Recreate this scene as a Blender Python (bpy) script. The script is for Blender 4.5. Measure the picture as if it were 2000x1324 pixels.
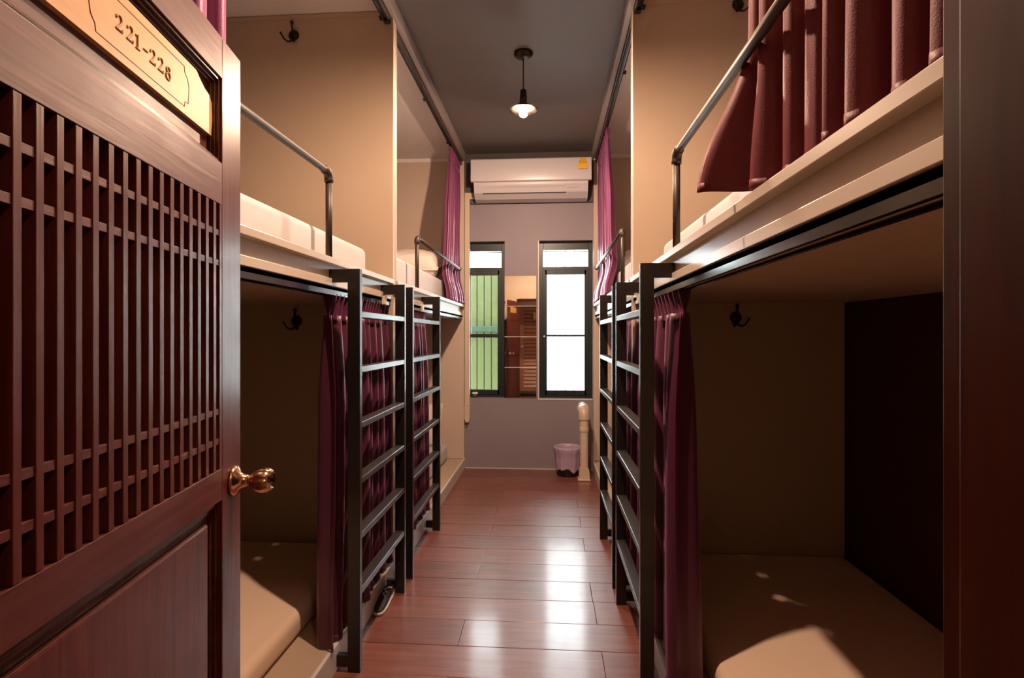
import bpy, bmesh, math, random
from mathutils import Vector, Matrix
random.seed(7)
PI = math.pi
for o in list(bpy.data.objects):
    bpy.data.objects.remove(o)
SC = bpy.context.scene
COL = SC.collection

# ------------------------------------------------------------------ camera, world, exposure
cam_data = bpy.data.cameras.new('camera')
cam_data.sensor_width = 36.0
cam_data.lens = 36.0 * 1050 / 2000
cam_data.shift_y = -7.0 / 2000
cam_data.clip_start = 0.02
cam = bpy.data.objects.new('camera', cam_data)
COL.objects.link(cam)
cam.location = (0, 0, 1.2)
cam.rotation_euler = (PI / 2, 0, math.radians(3.98))
SC.camera = cam

WORLD_STRENGTH = 26.0
LAMP_STRENGTH = 4000.0
NEAR_LAMP_STRENGTH = 6600.0
HALL_STRENGTH = 750.0
LAMP_COLOUR = (1.0, 0.67, 0.46)
world = bpy.data.worlds.new('overcast_sky')
SC.world = world
world.use_nodes = True
wn = world.node_tree.nodes
wn['Background'].inputs['Color'].default_value = (0.86, 0.94, 1.0, 1)
wn['Background'].inputs['Strength'].default_value = WORLD_STRENGTH

SC.view_settings.view_transform = 'Standard'
SC.view_settings.look = 'None'
SC.view_settings.exposure = 0.0
SC.view_settings.gamma = 1.0
SC.view_settings.use_curve_mapping = False

# ------------------------------------------------------------------ materials
def new_mat(name):
    m = bpy.data.materials.new(name)
    m.use_nodes = True
    return m, m.node_tree.nodes, m.node_tree.links, m.node_tree.nodes['Principled BSDF']

def plain(name, col, rough=0.6, metal=0.0, spec=0.5, noise=0.06, nscale=8.0, bump=0.0, bscale=200.0, sheen=0.0, coat=0.0, tint=None):
    m, n, l, b = new_mat(name)
    b.inputs['Roughness'].default_value = rough
    b.inputs['Metallic'].default_value = metal
    b.inputs['Specular IOR Level'].default_value = spec
    b.inputs['Coat Weight'].default_value = coat
    b.inputs['Coat Roughness'].default_value = 0.15
    tc = n.new('ShaderNodeTexCoord')
    nz = n.new('ShaderNodeTexNoise'); nz.inputs['Scale'].default_value = nscale; nz.inputs['Detail'].default_value = 4
    l.new(tc.outputs['Object'], nz.inputs['Vector'])
    mx = n.new('ShaderNodeMix'); mx.data_type = 'RGBA'
    mx.inputs[6].default_value = tuple(c * (1 - noise) for c in col) + (1,)
    mx.inputs[7].default_value = tuple(min(1, c * (1 + noise)) for c in col) + (1,)
    l.new(nz.outputs['Fac'], mx.inputs[0]); l.new(mx.outputs[2], b.inputs['Base Color'])
    if sheen:
        b.inputs['Sheen Weight'].default_value = sheen
        b.inputs['Sheen Tint'].default_value = (tint or tuple(min(1, c * 3 + .1) for c in col)) + (1,)
    if bump:
        n2 = n.new('ShaderNodeTexNoise'); n2.inputs['Scale'].default_value = bscale; n2.inputs['Detail'].default_value = 3
        l.new(tc.outputs['Object'], n2.inputs['Vector'])
        bp = n.new('ShaderNodeBump'); bp.inputs['Strength'].default_value = bump; bp.inputs['Distance'].default_value = 0.002
        l.new(n2.outputs['Fac'], bp.inputs['Height']); l.new(bp.outputs['Normal'], b.inputs['Normal'])
    return m

def wood(name, c1, c2, rough, stretch=(60, 60, 3), bump=0.15, coat=0.0, scratch=0.0, spec=0.5, objvar=0.0):
    m, n, l, b = new_mat(name)
    tc = n.new('ShaderNodeTexCoord')
    mp = n.new('ShaderNodeMapping'); mp.inputs['Scale'].default_value = stretch
    l.new(tc.outputs['Object'], mp.inputs['Vector'])
    nz = n.new('ShaderNodeTexNoise'); nz.inputs['Scale'].default_value = 1.0; nz.inputs['Detail'].default_value = 6; nz.inputs['Distortion'].default_value = 0.6
    if objvar:
        oi = n.new('ShaderNodeObjectInfo')
        ad = n.new('ShaderNodeVectorMath'); ad.operation = 'ADD'
        sc = n.new('ShaderNodeVectorMath'); sc.operation = 'SCALE'; sc.inputs['Scale'].default_value = 40
        cb = n.new('ShaderNodeCombineXYZ')
        for k in range(3): l.new(oi.outputs['Random'], cb.inputs[k])
        l.new(cb.outputs[0], sc.inputs[0]); l.new(mp.outputs[0], ad.inputs[0]); l.new(sc.outputs[0], ad.inputs[1])
        l.new(ad.outputs[0], nz.inputs['Vector'])
    else:
        l.new(mp.outputs[0], nz.inputs['Vector'])
    rp = n.new('ShaderNodeValToRGB')
    rp.color_ramp.elements[0].position = 0.3; rp.color_ramp.elements[0].color = c1 + (1,)
    rp.color_ramp.elements[1].position = 0.72; rp.color_ramp.elements[1].color = c2 + (1,)
    l.new(nz.outputs['Fac'], rp.inputs['Fac'])
    col = rp.outputs['Color']
    if objvar:
        hs = n.new('ShaderNodeHueSaturation')
        mr = n.new('ShaderNodeMapRange'); mr.inputs['To Min'].default_value = 1 - objvar; mr.inputs['To Max'].default_value = 1 + objvar
        l.new(oi.outputs['Random'], mr.inputs['Value']); l.new(mr.outputs[0], hs.inputs['Value']); l.new(col, hs.inputs['Color'])
        col = hs.outputs['Color']
    rsock = None
    if scratch:
        n3 = n.new('ShaderNodeTexNoise'); n3.inputs['Scale'].default_value = 55; n3.inputs['Detail'].default_value = 8; n3.inputs['Roughness'].default_value = 0.7
        l.new(tc.outputs['Object'], n3.inputs['Vector'])
        r3 = n.new('ShaderNodeValToRGB'); r3.color_ramp.elements[0].position = 0.63; r3.color_ramp.elements[1].position = 0.78
        l.new(n3.outputs['Fac'], r3.inputs['Fac'])
        mx = n.new('ShaderNodeMix'); mx.data_type = 'RGBA'
        ml = n.new('ShaderNodeMath'); ml.operation = 'MULTIPLY'; ml.inputs[1].default_value = scratch
        l.new(r3.outputs['Color'], ml.inputs[0]); l.new(ml.outputs[0], mx.inputs[0])
        l.new(col, mx.inputs[6]); mx.inputs[7].default_value = (0.45, 0.33, 0.30, 1)
        col = mx.outputs[2]
        n4 = n.new('ShaderNodeTexNoise'); n4.inputs['Scale'].default_value = 14; n4.inputs['Detail'].default_value = 8
        l.new(tc.outputs['Object'], n4.inputs['Vector'])
        m4 = n.new('ShaderNodeMapRange'); m4.inputs['From Min'].default_value = 0.3; m4.inputs['From Max'].default_value = 0.7
        m4.inputs['To Min'].default_value = rough * 0.92; m4.inputs['To Max'].default_value = rough * 1.12
        l.new(n4.outputs['Fac'], m4.inputs['Value']); l.new(m4.outputs[0], b.inputs['Roughness'])
    else:
        b.inputs['Roughness'].default_value = rough
    l.new(col, b.inputs['Base Color'])
    b.inputs['Coat Weight'].default_value = coat
    b.inputs['Coat Roughness'].default_value = 0.13
    b.inputs['Specular IOR Level'].default_value = spec
    if bump:
        bp = n.new('ShaderNodeBump'); bp.inputs['Strength'].default_value = bump; bp.inputs['Distance'].default_value = 0.002
        l.new(nz.outputs['Fac'], bp.inputs['Height']); l.new(bp.outputs['Normal'], b.inputs['Normal'])
    return m

M = {}
M['beige'] = plain('beige_panel_paint', (0.50, 0.38, 0.275), 0.5, noise=0.03, bump=0.05, bscale=90)
M['beige_lit'] = plain('lit_beige_panel_paint', (0.60, 0.48, 0.39), 0.5, noise=0.03, bump=0.05, bscale=90)  # same beige paint, lightened to stand in for lamplight on the end panels
M['trim_beige'] = plain('grey_beige_gloss_paint', (0.56, 0.48, 0.39), 0.32, noise=0.03, coat=0.2)
M['white_trim'] = plain('pale_trim_paint', (0.66, 0.63, 0.60), 0.4, noise=0.04)
M['bunk_ceiling'] = plain('off_white_ceiling_paint', (0.82, 0.78, 0.78), 0.7, noise=0.02)
M['ceiling'] = plain('charcoal_ceiling_paint', (0.165, 0.148, 0.146), 0.55, noise=0.10, nscale=3)
M['grey_wall'] = plain('mauve_grey_wall_paint', (0.275, 0.238, 0.275), 0.55, noise=0.10, nscale=2.5, bump=0.08, bscale=30)
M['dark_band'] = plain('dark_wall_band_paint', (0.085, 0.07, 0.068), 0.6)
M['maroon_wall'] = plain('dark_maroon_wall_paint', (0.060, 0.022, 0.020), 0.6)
M['hall_wall'] = plain('cream_hall_paint', (0.50, 0.41, 0.31), 0.6)
M['plank'] = wood('red_brown_floor_plank', (0.16, 0.050, 0.034), (0.25, 0.082, 0.056), 0.38, (4, 50, 40), 0.05, 0.36, 0.6, 0.6, 0.10)
M['floor_base'] = plain('dark_subfloor', (0.02, 0.008, 0.006), 0.7)
M['door'] = wood('dark_red_door_wood', (0.075, 0.012, 0.008), (0.135, 0.028, 0.019), 0.34, (60, 60, 4), 0.35, 0.10, 0.12)
M['door_h'] = wood('dark_red_rail_wood', (0.075, 0.012, 0.008), (0.145, 0.032, 0.022), 0.42, (4, 60, 60), 0.35, 0.10, 0.16)
M['door_dark'] = wood('dark_red_backing_wood', (0.045, 0.010, 0.007), (0.075, 0.016, 0.010), 0.5, (50, 50, 4), 0.1)  # solid dark red-brown board behind the lattice
M['jamb'] = wood('brown_red_jamb_wood', (0.036, 0.005, 0.001), (0.068, 0.012, 0.002), 0.40, (50, 50, 4), 0.06, 0.0, 0.0, 0.10)
M['mould'] = wood('dark_moulding_wood', (0.05, 0.016, 0.009), (0.10, 0.033, 0.018), 0.25, (5, 40, 40), 0.1, 0.5)
M['hall_door'] = wood('chestnut_louvre_wood', (0.34, 0.125, 0.06), (0.46, 0.18, 0.09), 0.4, (4, 40, 40), 0.1, 0.1)
M['plate'] = wood('honey_plate_wood', (0.62, 0.32, 0.105), (0.74, 0.40, 0.145), 0.45, (6, 30, 30), 0.05)
M['plate_mark'] = plain('carved_plate_digit_wood', (0.52, 0.27, 0.10), 0.6)
M['plate_line'] = plain('carved_plate_line_brown', (0.24, 0.105, 0.035), 0.6)
M['plate_shadow'] = plain('painted_digit_shade', (0.33, 0.155, 0.055), 0.6)  # darker strokes that paint the shade along the digits
M['brass'] = plain('antique_brass', (0.62, 0.40, 0.25), 0.20, 1.0)
M['bronze'] = plain('dark_bronze', (0.035, 0.024, 0.018), 0.38, 0.8)
M['ladder'] = plain('dark_ladder_steel_paint', (0.010, 0.008, 0.007), 0.34, 0.0, 0.5, coat=0.15)
M['rung'] = plain('dark_grey_rung_paint', (0.045, 0.040, 0.040), 0.36, 0.2, 0.6, coat=0.25)
M['pipe'] = plain('gunmetal_pipe', (0.060, 0.043, 0.034), 0.48, 0.4)
M['track'] = plain('black_track_gloss', (0.012, 0.011, 0.011), 0.18, 0.0, 0.6)
M['track_grey'] = plain('brown_track_aluminium', (0.12, 0.09, 0.07), 0.35, 0.6)
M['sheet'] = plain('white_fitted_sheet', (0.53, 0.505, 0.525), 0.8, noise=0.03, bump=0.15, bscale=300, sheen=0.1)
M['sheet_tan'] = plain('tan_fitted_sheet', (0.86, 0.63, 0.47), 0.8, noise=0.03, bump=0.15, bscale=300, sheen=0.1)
M['trim_shaded'] = plain('shaded_ceiling_edge_paint', (0.34, 0.30, 0.29), 0.45, noise=0.03)  # beige trim darkened, shade from the lamp put into its colour
M['pillow'] = plain('pale_pink_white_pillowcase', (0.76, 0.67, 0.62), 0.85, noise=0.04, bump=0.25, bscale=25)
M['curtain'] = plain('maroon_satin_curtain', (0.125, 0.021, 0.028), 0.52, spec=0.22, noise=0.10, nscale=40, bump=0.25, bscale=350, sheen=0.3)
M['curtain_low'] = plain('darkened_maroon_satin_curtain', (0.078, 0.013, 0.036), 0.40, spec=0.4, noise=0.10, nscale=40, bump=0.25, bscale=350, sheen=0.32, tint=(0.70, 0.34, 0.58))  # same maroon cloth, darkened, daylight purple put into the sheen tint
M['curtain_up'] = plain('purple_lit_maroon_satin_curtain', (0.20, 0.042, 0.115), 0.36, noise=0.10, nscale=40, bump=0.2, bscale=350, sheen=0.5, tint=(0.75, 0.42, 0.80))  # same maroon cloth, brighter and purpler, the light on it put into colour
M['ac'] = plain('white_appliance_plastic', (0.62, 0.60, 0.65), 0.28, noise=0.01)
M['ac_dark'] = plain('vent_gap_dark', (0.06, 0.045, 0.04), 0.5)
M['ac_grey'] = plain('faint_grey_print', (0.50, 0.47, 0.47), 0.4)
M['label_y'] = plain('energy_label_yellow', (0.86, 0.52, 0.02), 0.5)
M['label_o'] = plain('energy_label_orange', (0.62, 0.20, 0.03), 0.5)
M['cream_plastic'] = plain('cream_plastic', (0.66, 0.55, 0.42), 0.35, noise=0.03)
M['pvc'] = plain('cream_pvc_pipe', (0.68, 0.54, 0.42), 0.32, noise=0.03)
M['frame'] = plain('black_green_window_aluminium', (0.020, 0.032, 0.034), 0.35, 0.2)
M['bin'] = plain('black_bin_plastic', (0.015, 0.013, 0.016), 0.4)
M['bag'] = plain('lilac_bin_liner', (0.50, 0.37, 0.53), 0.38, noise=0.15, nscale=20, bump=0.4, bscale=30)
M['shoe'] = plain('black_canvas', (0.018, 0.016, 0.014), 0.7)
M['shoe_white'] = plain('off_white_rubber', (0.62, 0.60, 0.58), 0.5)
M['bench'] = plain('dark_green_mat', (0.03, 0.05, 0.045), 0.7)
M['fence'] = plain('yellow_green_board_paint', (0.056, 0.069, 0.013), 0.5, noise=0.10)
M['fence_dark'] = plain('dark_green_rail_paint', (0.018, 0.042, 0.022), 0.5)
M['render_white'] = plain('white_outside_render', (0.86, 0.87, 0.85), 0.8)
M['concrete'] = plain('pale_yard_concrete', (0.55, 0.55, 0.52), 0.8)
M['tin'] = plain('dark_tin', (0.05, 0.055, 0.06), 0.3)

m, n, l, b = new_mat('mirror_glass')
b.inputs['Metallic'].default_value = 1.0; b.inputs['Roughness'].default_value = 0.02
b.inputs['Base Color'].default_value = (0.86, 0.86, 0.83, 1)
M['mirror'] = m
m, n, l, b = new_mat('clear_window_glass')
tr = n.new('ShaderNodeBsdfTransparent'); tr.inputs['Color'].default_value = (0.95, 0.98, 0.96, 1)
gl = n.new('ShaderNodeBsdfGlossy'); gl.inputs['Roughness'].default_value = 0.02
fr = n.new('ShaderNodeFresnel'); fr.inputs['IOR'].default_value = 1.45
ms = n.new('ShaderNodeMixShader')
l.new(fr.outputs[0], ms.inputs[0]); l.new(tr.outputs[0], ms.inputs[1]); l.new(gl.outputs[0], ms.inputs[2])
l.new(ms.outputs[0], n['Material Output'].inputs['Surface'])
M['glass'] = m
def bulb_mat(name, strength):
    m, n, l, b = new_mat(name)
    b.inputs['Base Color'].default_value = (0.9, 0.9, 0.9, 1)
    b.inputs['Emission Color'].default_value = LAMP_COLOUR + (1,)
    b.inputs['Emission Strength'].default_value = strength
    return m
M['bulb'] = bulb_mat('glowing_bulb', LAMP_STRENGTH)
M['near_bulb'] = bulb_mat('glowing_near_bulb', NEAR_LAMP_STRENGTH)
M['hall_bulb'] = bulb_mat('glowing_hall_bulb', HALL_STRENGTH)

# ------------------------------------------------------------------ mesh helpers
class MB:
    def __init__(self):
        self.bm = bmesh.new()
    def box(self, x0, x1, y0, y1, z0, z1, bev=0.0):
        if x0 > x1: x0, x1 = x1, x0
        if y0 > y1: y0, y1 = y1, y0
        if z0 > z1: z0, z1 = z1, z0
        b2 = bmesh.new()
        vs = [b2.verts.new(p) for p in ((x0,y0,z0),(x1,y0,z0),(x1,y1,z0),(x0,y1,z0),(x0,y0,z1),(x1,y0,z1),(x1,y1,z1),(x0,y1,z1))]
        for f in ((3,2,1,0),(4,5,6,7),(0,1,5,4),(1,2,6,5),(2,3,7,6),(3,0,4,7)):
            b2.faces.new([vs[i] for i in f])
        if bev:
            bmesh.ops.bevel(b2, geom=b2.edges[:], offset=bev, segments=2, affect='EDGES', profile=0.5)
        self._merge(b2)
        return self
    def _merge(self, b2):
        me = bpy.data.meshes.new('tmp'); b2.to_mesh(me); b2.free()
        self.bm.from_mesh(me); bpy.data.meshes.remove(me)
    def prism(self, pts, axis, a0, a1):
        """closed polygon pts (2D) extruded along axis 'x','y' or 'z' from a0 to a1"""
        def P(p, a):
            return {'x': (a, p[0], p[1]), 'y': (p[0], a, p[1]), 'z': (p[0], p[1], a)}[axis]
        A = [self.bm.verts.new(P(p, a0)) for p in pts]; B = [self.bm.verts.new(P(p, a1)) for p in pts]
        k = len(pts)
        fs = [self.bm.faces.new(A[::-1]), self.bm.faces.new(B)]
        for i in range(k):
            fs.append(self.bm.faces.new((A[i], A[(i+1) % k], B[(i+1) % k], B[i])))
        bmesh.ops.recalc_face_normals(self.bm, faces=fs)
        return self
    def tube(self, pts, r, seg=10, caps=True):
        pts = [Vector(p) for p in pts]
        rs = r if isinstance(r, (list, tuple)) else [r] * len(pts)
        rings = []
        prev = None
        for i, p in enumerate(pts):
            if i == 0: t = pts[1] - p
            elif i == len(pts) - 1: t = p - pts[i-1]
            else: t = (pts[i+1] - p).normalized() + (p - pts[i-1]).normalized()
            t.normalize()
            if prev is None:
                a = Vector((0, 0, 1)) if abs(t.z) < .9 else Vector((1, 0, 0))
                u = t.cross(a).normalized()
            else:
                u = (prev - t * prev.dot(t)).normalized()
            prev = u
            v = t.cross(u)
            rings.append([self.bm.verts.new(p + (u * math.cos(2*PI*k/seg) + v * math.sin(2*PI*k/seg)) * rs[i]) for k in range(seg)])
        fs = []
        for i in range(len(rings) - 1):
            for k in range(seg):
                fs.append(self.bm.faces.new((rings[i][k], rings[i][(k+1) % seg], rings[i+1][(k+1) % seg], rings[i+1][k])))
        if caps:
            fs.append(self.bm.faces.new(rings[0][::-1])); fs.append(self.bm.faces.new(rings[-1]))
        bmesh.ops.recalc_face_normals(self.bm, faces=fs)
        return self
    def lathe(self, prof, centre, axis='z', seg=24, flute=0.0, nfl=8):
        """prof: list of (radius, height) ; revolve about axis through centre"""
        c = Vector(centre)
        rings = []
        for (r, h) in prof:
            ring = []
            for k in range(seg):
                a = 2*PI*k/seg
                rr = r * (1 + flute * (abs(math.cos(a * nfl / 2)) - 0.6)) if r > 1e-4 else 1e-4
                x, y = rr*math.cos(a), rr*math.sin(a)
                if axis == 'z': p = Vector((x, y, h))
                elif axis == 'y': p = Vector((x, h, y))
                else: p = Vector((h, x, y))
                ring.append(self.bm.verts.new(c + p))
            rings.append(ring)
        fs = []
        for i in range(len(rings)-1):
            for k in range(seg):
                fs.append(self.bm.faces.new((rings[i][k], rings[i][(k+1) % seg], rings[i+1][(k+1) % seg], rings[i+1][k])))
        fs.append(self.bm.faces.new(rings[0][::-1])); fs.append(self.bm.faces.new(rings[-1]))
        bmesh.ops.recalc_face_normals(self.bm, faces=fs)
        return self
    def build(self, name, mat, parent=None, smooth=False, loc=None):
        me = bpy.data.meshes.new(name)
        self.bm.to_mesh(me); self.bm.free()
        me.materials.append(M[mat])
        if smooth:
            for p in me.polygons: p.use_smooth = True
        o = bpy.data.objects.new(name, me)
        COL.objects.link(o)
        if parent: o.parent = parent
        if loc: o.location = loc
        return o

def smooth_angle(o, ang=40):
    me = o.data
    for p in me.polygons: p.use_smooth = True
    me.set_sharp_from_angle(angle=math.radians(ang))
    return o

def thing(name, label, cat, loc=(0, 0, 0), rz=0.0, group=None):
    o = bpy.data.objects.new(name, None)
    COL.objects.link(o)
    o.empty_display_size = 0.05
    o.location = loc; o.rotation_euler = (0, 0, rz)
    o['label'] = label; o['category'] = cat
    if group: o['group'] = group
    return o

def tag(o, label, cat, group=None):
    o['label'] = label; o['category'] = cat
    if group: o['group'] = group
    return o

def struct(o, label=None, cat=None):
    o['kind'] = 'structure'
    if label: o['label'] = label
    if cat: o['category'] = cat
    return o

def grid_obj(name, P, mat, parent=None, closed_u=False, smooth=True):
    """P[i][j] -> point"""
    nu, nv = len(P), len(P[0])
    vs = [tuple(P[i][j]) for i in range(nu) for j in range(nv)]
    fs = []
    for i in range(nu - (0 if closed_u else 1)):
        for j in range(nv - 1):
            a = i * nv + j; b = ((i + 1) % nu) * nv + j
            fs.append((a, b, b + 1, a + 1))
    me = bpy.data.meshes.new(name)
    me.from_pydata(vs, [], fs)
    me.materials.append(M[mat])
    if smooth:
        for p in me.polygons: p.use_smooth = True
    o = bpy.data.objects.new(name, me)
    COL.objects.link(o)
    if parent: o.parent = parent
    return o

# ------------------------------------------------------------------ room dimensions
XL, XR = -0.76, 0.385            # front planes of the left and right bunks
WL, WR = -1.76, 1.372            # outer walls
YN, YF = 0.36, 4.83              # door wall and far wall (inner faces)
ZC, ZB = 2.83, 2.80              # aisle ceiling, bunk ceilings
YP0, YP1 = 2.60, 2.66            # partition between near and far bunks
LIP = 1.475

# ------------------------------------------------------------------ structure: floor and planks
fl = struct(MB().box(-3.0, 3.0, -1.4, 4.97, -0.12, -0.022).build('floor', 'floor_base'),
            'glossy red brown plank floor of the aisle and hallway')
rows = []
yy = 2.44
while yy > -1.2: yy -= 0.19
k = 0
plank_meshes = {}
while yy < 4.83:
    y0, y1 = max(yy, -1.3), min(yy + 0.19, 4.828)
    joint = -0.355 if k % 2 == 0 else 0.198
    # keep the joints of the photo: rows starting at 2.25, 1.87, 3.58 and 2.63 break on the left joist
    if abs(yy - 2.63) < .02: joint = -0.36
    if abs(yy - 2.44) < .02: joint = 0.195
    if abs(yy - 3.58) < .02: joint = -0.36
    for (a, c) in ((-0.90, joint), (joint, 0.50)) if y0 > 0.3 else ((-2.2, joint - .4), (joint - .4, 2.2)):
        tilt = random.uniform(-0.0006, 0.0006)
        mb = MB().box(a + 0.0007, c - 0.0007, y0 + 0.0009, y1 - 0.0009, -0.022, tilt, 0.0012)
        p = mb.build('floor_plank', 'plank', fl)
    yy += 0.19; k += 1

# ------------------------------------------------------------------ structure: walls and ceilings
def wall(name, boxes, mat, label=None):
    mb = MB()
    for bx in boxes: mb.box(*bx)
    return struct(mb.build(name, mat), label)

WY0, WY1 = YF, YF + 0.14
win = {1: (-0.775, -0.403, 0.635, 2.05), 2: (-0.092, 0.384, 0.635, 2.05)}
w1, w2 = win[1], win[2]
ZBAND = 2.384
wall('wall_far', [(-1.9, 1.5, WY0, WY1, -0.1, 0.635), (-1.9, w1[0], WY0, WY1, 0.635, 2.05), (w1[1], w2[0], WY0, WY1, 0.635, 2.05),
                  (w2[1], 1.5, WY0, WY1, 0.635, 2.05), (-1.9, 1.5, WY0, WY1, 2.05, 3.0)], 'grey_wall', 'mauve grey wall with two windows at the end of the aisle')
struct(MB().box(XL, XR, YF - 0.035, YF - 0.0005, ZBAND, ZC).build('trim_1', 'dark_band'), 'dark painted beam behind the air conditioner')
struct(MB().box(XL, XR, YF - 0.008, YF - 0.0005, 0.0, 0.006).build('baseboard_far', 'white_trim'))
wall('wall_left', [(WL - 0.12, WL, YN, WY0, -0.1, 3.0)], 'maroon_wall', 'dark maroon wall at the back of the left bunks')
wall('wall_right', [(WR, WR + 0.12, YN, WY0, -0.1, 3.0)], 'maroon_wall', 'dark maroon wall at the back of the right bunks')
DX0, DX1, DZ = -0.565, 0.287, 1.82
wall('wall_near', [(-3.0, DX0, YN - 0.14, YN, -0.1, 3.0), (DX1, 3.0, YN - 0.14, YN, -0.1, 3.0), (DX0, DX1, YN - 0.14, YN, DZ, 3.0)], 'beige', 'beige wall around the open doorway')
struct(MB().box(XL, XR, YN, WY0, ZC, 3.0).build('ceiling', 'ceiling'), 'charcoal painted ceiling over the aisle')
struct(MB().box(WL, XL, YN, WY0, ZB, 3.0).build('ceiling_left', 'bunk_ceiling'), 'off white ceiling over the left bunks')
struct(MB().box(XR, WR, YN, WY0, ZB, 3.0).build('ceiling_right', 'bunk_ceiling'), 'off white ceiling over the right bunks')
for s, X, nm in ((-1, XL, 'trim_2'), (1, XR, 'trim_3')):
    t = MB().box(X - s*0.012, X + s*0.016, YN, YF - 0.035, 2.762, ZC, 0.002).build(nm, 'trim_shaded')
    struct(t, 'grey beige board along the %s edge of the aisle ceiling' % ('left' if s < 0 else 'right'))

# hallway behind the camera (seen in the mirror and through the door opening)
wall('wall_hall', [(-3.0, 3.0, -1.32, -1.2, -0.1, 3.0)], 'hall_wall', 'cream hallway wall with a louvred door, seen in the mirror')
wall('wall_hall_left', [(-3.12, -3.0, -1.32, YN, -0.1, 3.0)], 'hall_wall')
wall('wall_hall_right', [(3.0, 3.12, -1.32, YN, -0.1, 3.0)], 'hall_wall')
struct(MB().box(-3.12, 3.12, -1.32, YN - 0.14, 2.9, 3.0).build('ceiling_hall', 'hall_wall'))

# door frame
df = thing('trim_4', 'dark red brown wooden door frame at the right edge of the picture', 'door frame')
del df['category']; df['kind'] = 'structure'
MB().box(0.237, DX1, YN - 0.155, YN - 0.030, 0, 1.80, 0.002).box(0.249, DX1, YN - 0.030, YN + 0.0, 0, 1.80, 0.0015).build('jamb', 'jamb', df)
MB().box(DX0, -0.520, YN - 0.155, YN - 0.030, 0, 1.80, 0.002).build('jamb', 'jamb', df)
MB().box(DX0, DX1, YN - 0.155, YN, 1.795, 1.835, 0.002).build('head', 'jamb', df)
MB().box(-0.52, 0.237, YN - 0.15, YN, -0.02, 0.004, 0.002).build('threshold', 'jamb', df)

# ------------------------------------------------------------------ windows
def window(idx, x0, x1, z0, z1, left):
    w = thing('window_%d' % idx, 'tall narrow black framed window with %s' % ('yellow green boards outside, left of the mirror' if left else 'bright white daylight, right of the mirror'), 'window', ((x0 + x1) / 2, YF + 0.085, z0))
    del w['category']; w['kind'] = 'structure'
    cx = (x0 + x1) / 2
    fy0, fy1 = -0.022, 0.028
    a, bb = x0 - cx, x1 - cx
    h = z1 - z0
    fw = 0.035
    zt0, zt1 = 1.166, 1.20       # transom
    MB().box(a, a + fw, fy0, fy1, 0, h, .002).box(bb - fw, bb, fy0, fy1, 0, h, .002).box(a + fw, bb - fw, fy0, fy1, h - 0.075, h, .002)\
        .box(a + fw, bb - fw, fy0, fy1, 0, 0.03, .002).box(a + fw, bb - fw, fy0, fy1, zt0 - 0.012, zt1 - .012, .002).build('window_frame', 'frame', w)
    # top light: narrow ventilation slit and pane
    MB().box(a + fw - .004, bb - fw + .004, 0.0, 0.006, zt1 - .016, h - 0.086).build('pane', 'glass', w)
    MB().box(a + fw, bb - fw, -0.012, 0.012, h - 0.09, h - 0.083, .001).build('vent_bar', 'frame', w)
    # sash
    sw = 0.038
    sx0, sx1, sz0, sz1 = a + fw - .004, bb - fw + .004, 0.026, zt0 - 0.008
    zm = 0.563
    mid = 0.034 if left else 0.018
    sash = MB().box(sx0, sx0 + (sw if not left else .028), -0.028, 0.016, sz0, sz1, .002).box(sx1 - (sw if not left else .038), sx1, -0.028, 0.016, sz0, sz1, .002)\
        .box(sx0 + .02, sx1 - .02, -0.028, 0.016, sz0, sz0 + 0.042, .002).box(sx0 + .02, sx1 - .02, -0.028, 0.016, sz1 - 0.042, sz1, .002)\
        .box(sx0 + .02, sx1 - .02, -0.022, 0.012, zm - mid/2, zm + mid/2, .002).build('sash', 'frame', w)
    for za, zb in ((sz0 + .04, zm - mid/2 + .002), (zm + mid/2 - .002, sz1 - .04)):
        MB().box(sx0 + .026, sx1 - .026, -0.006, 0.0, za, zb).build('pane', 'glass', sash)
    hx = sx0 + 0.014
    hz = 0.10 if left else 0.555
    MB().lathe([(0.010, 0), (0.010, -0.012), (0.006, -0.018)], (hx, -0.028, hz), 'y', 12).build('handle', 'white_trim', sash)
    return w
window(1, *w1, True)
window(2, *w2, False)
# pale bead around the right window
struct(MB().box(w2[0] - 0.010, w2[0], YF - 0.006, YF + 0.004, w2[2] - 0.012, w2[3]).box(w2[0], w2[1], YF - 0.006, YF + 0.004, w2[2] - 0.012, w2[2]).build('trim_5', 'white_trim'))

# outside
fence = thing('board_fence', 'yellow green upright board fence outside the left window', 'fence', (-1.2, 5.9, -0.4))
for i in range(29):
    x = -1.5 + i * 0.0795
    MB().box(x, x + 0.068, 0, 0.02, 0, 2.335 + random.uniform(-.01, .01), .003).build('board', 'fence', fence)
MB().box(-1.5, 0.80, 0.02, 0.03, 0, 2.33).build('backing', 'fence_dark', fence)
MB().box(-1.5, 0.80, -0.04, 0, 1.64, 1.70, .004).build('rail', 'fence_dark', fence)
gr = thing('window_grille', 'white painted grille bars outside the right window', 'grille', (0.146, 4.99, 0.6))
for i in range(4):
    MB().tube([(-0.17 + i*0.085, 0, 0.0), (-0.17 + i*0.085, 0, 1.46)], 0.005, 8).build('bar', 'render_white', gr)
MB().box(-0.24, 0.24, -.006, .006, -.012, 0.0).build('cross_bar', 'render_white', gr)
MB().box(-0.24, 0.24, -.006, .006, 1.46, 1.472).build('cross_bar', 'render_white', gr)
tag(MB().box(-0.5, 5.0, 8.0, 8.2, -0.42, 2.6).build('neighbour_wall', 'render_white'), 'white rendered wall far outside the right window', 'wall')
struct(MB().box(-8, 8, 4.97, 14, -0.5, -0.42).build('ground', 'concrete'))

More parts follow.
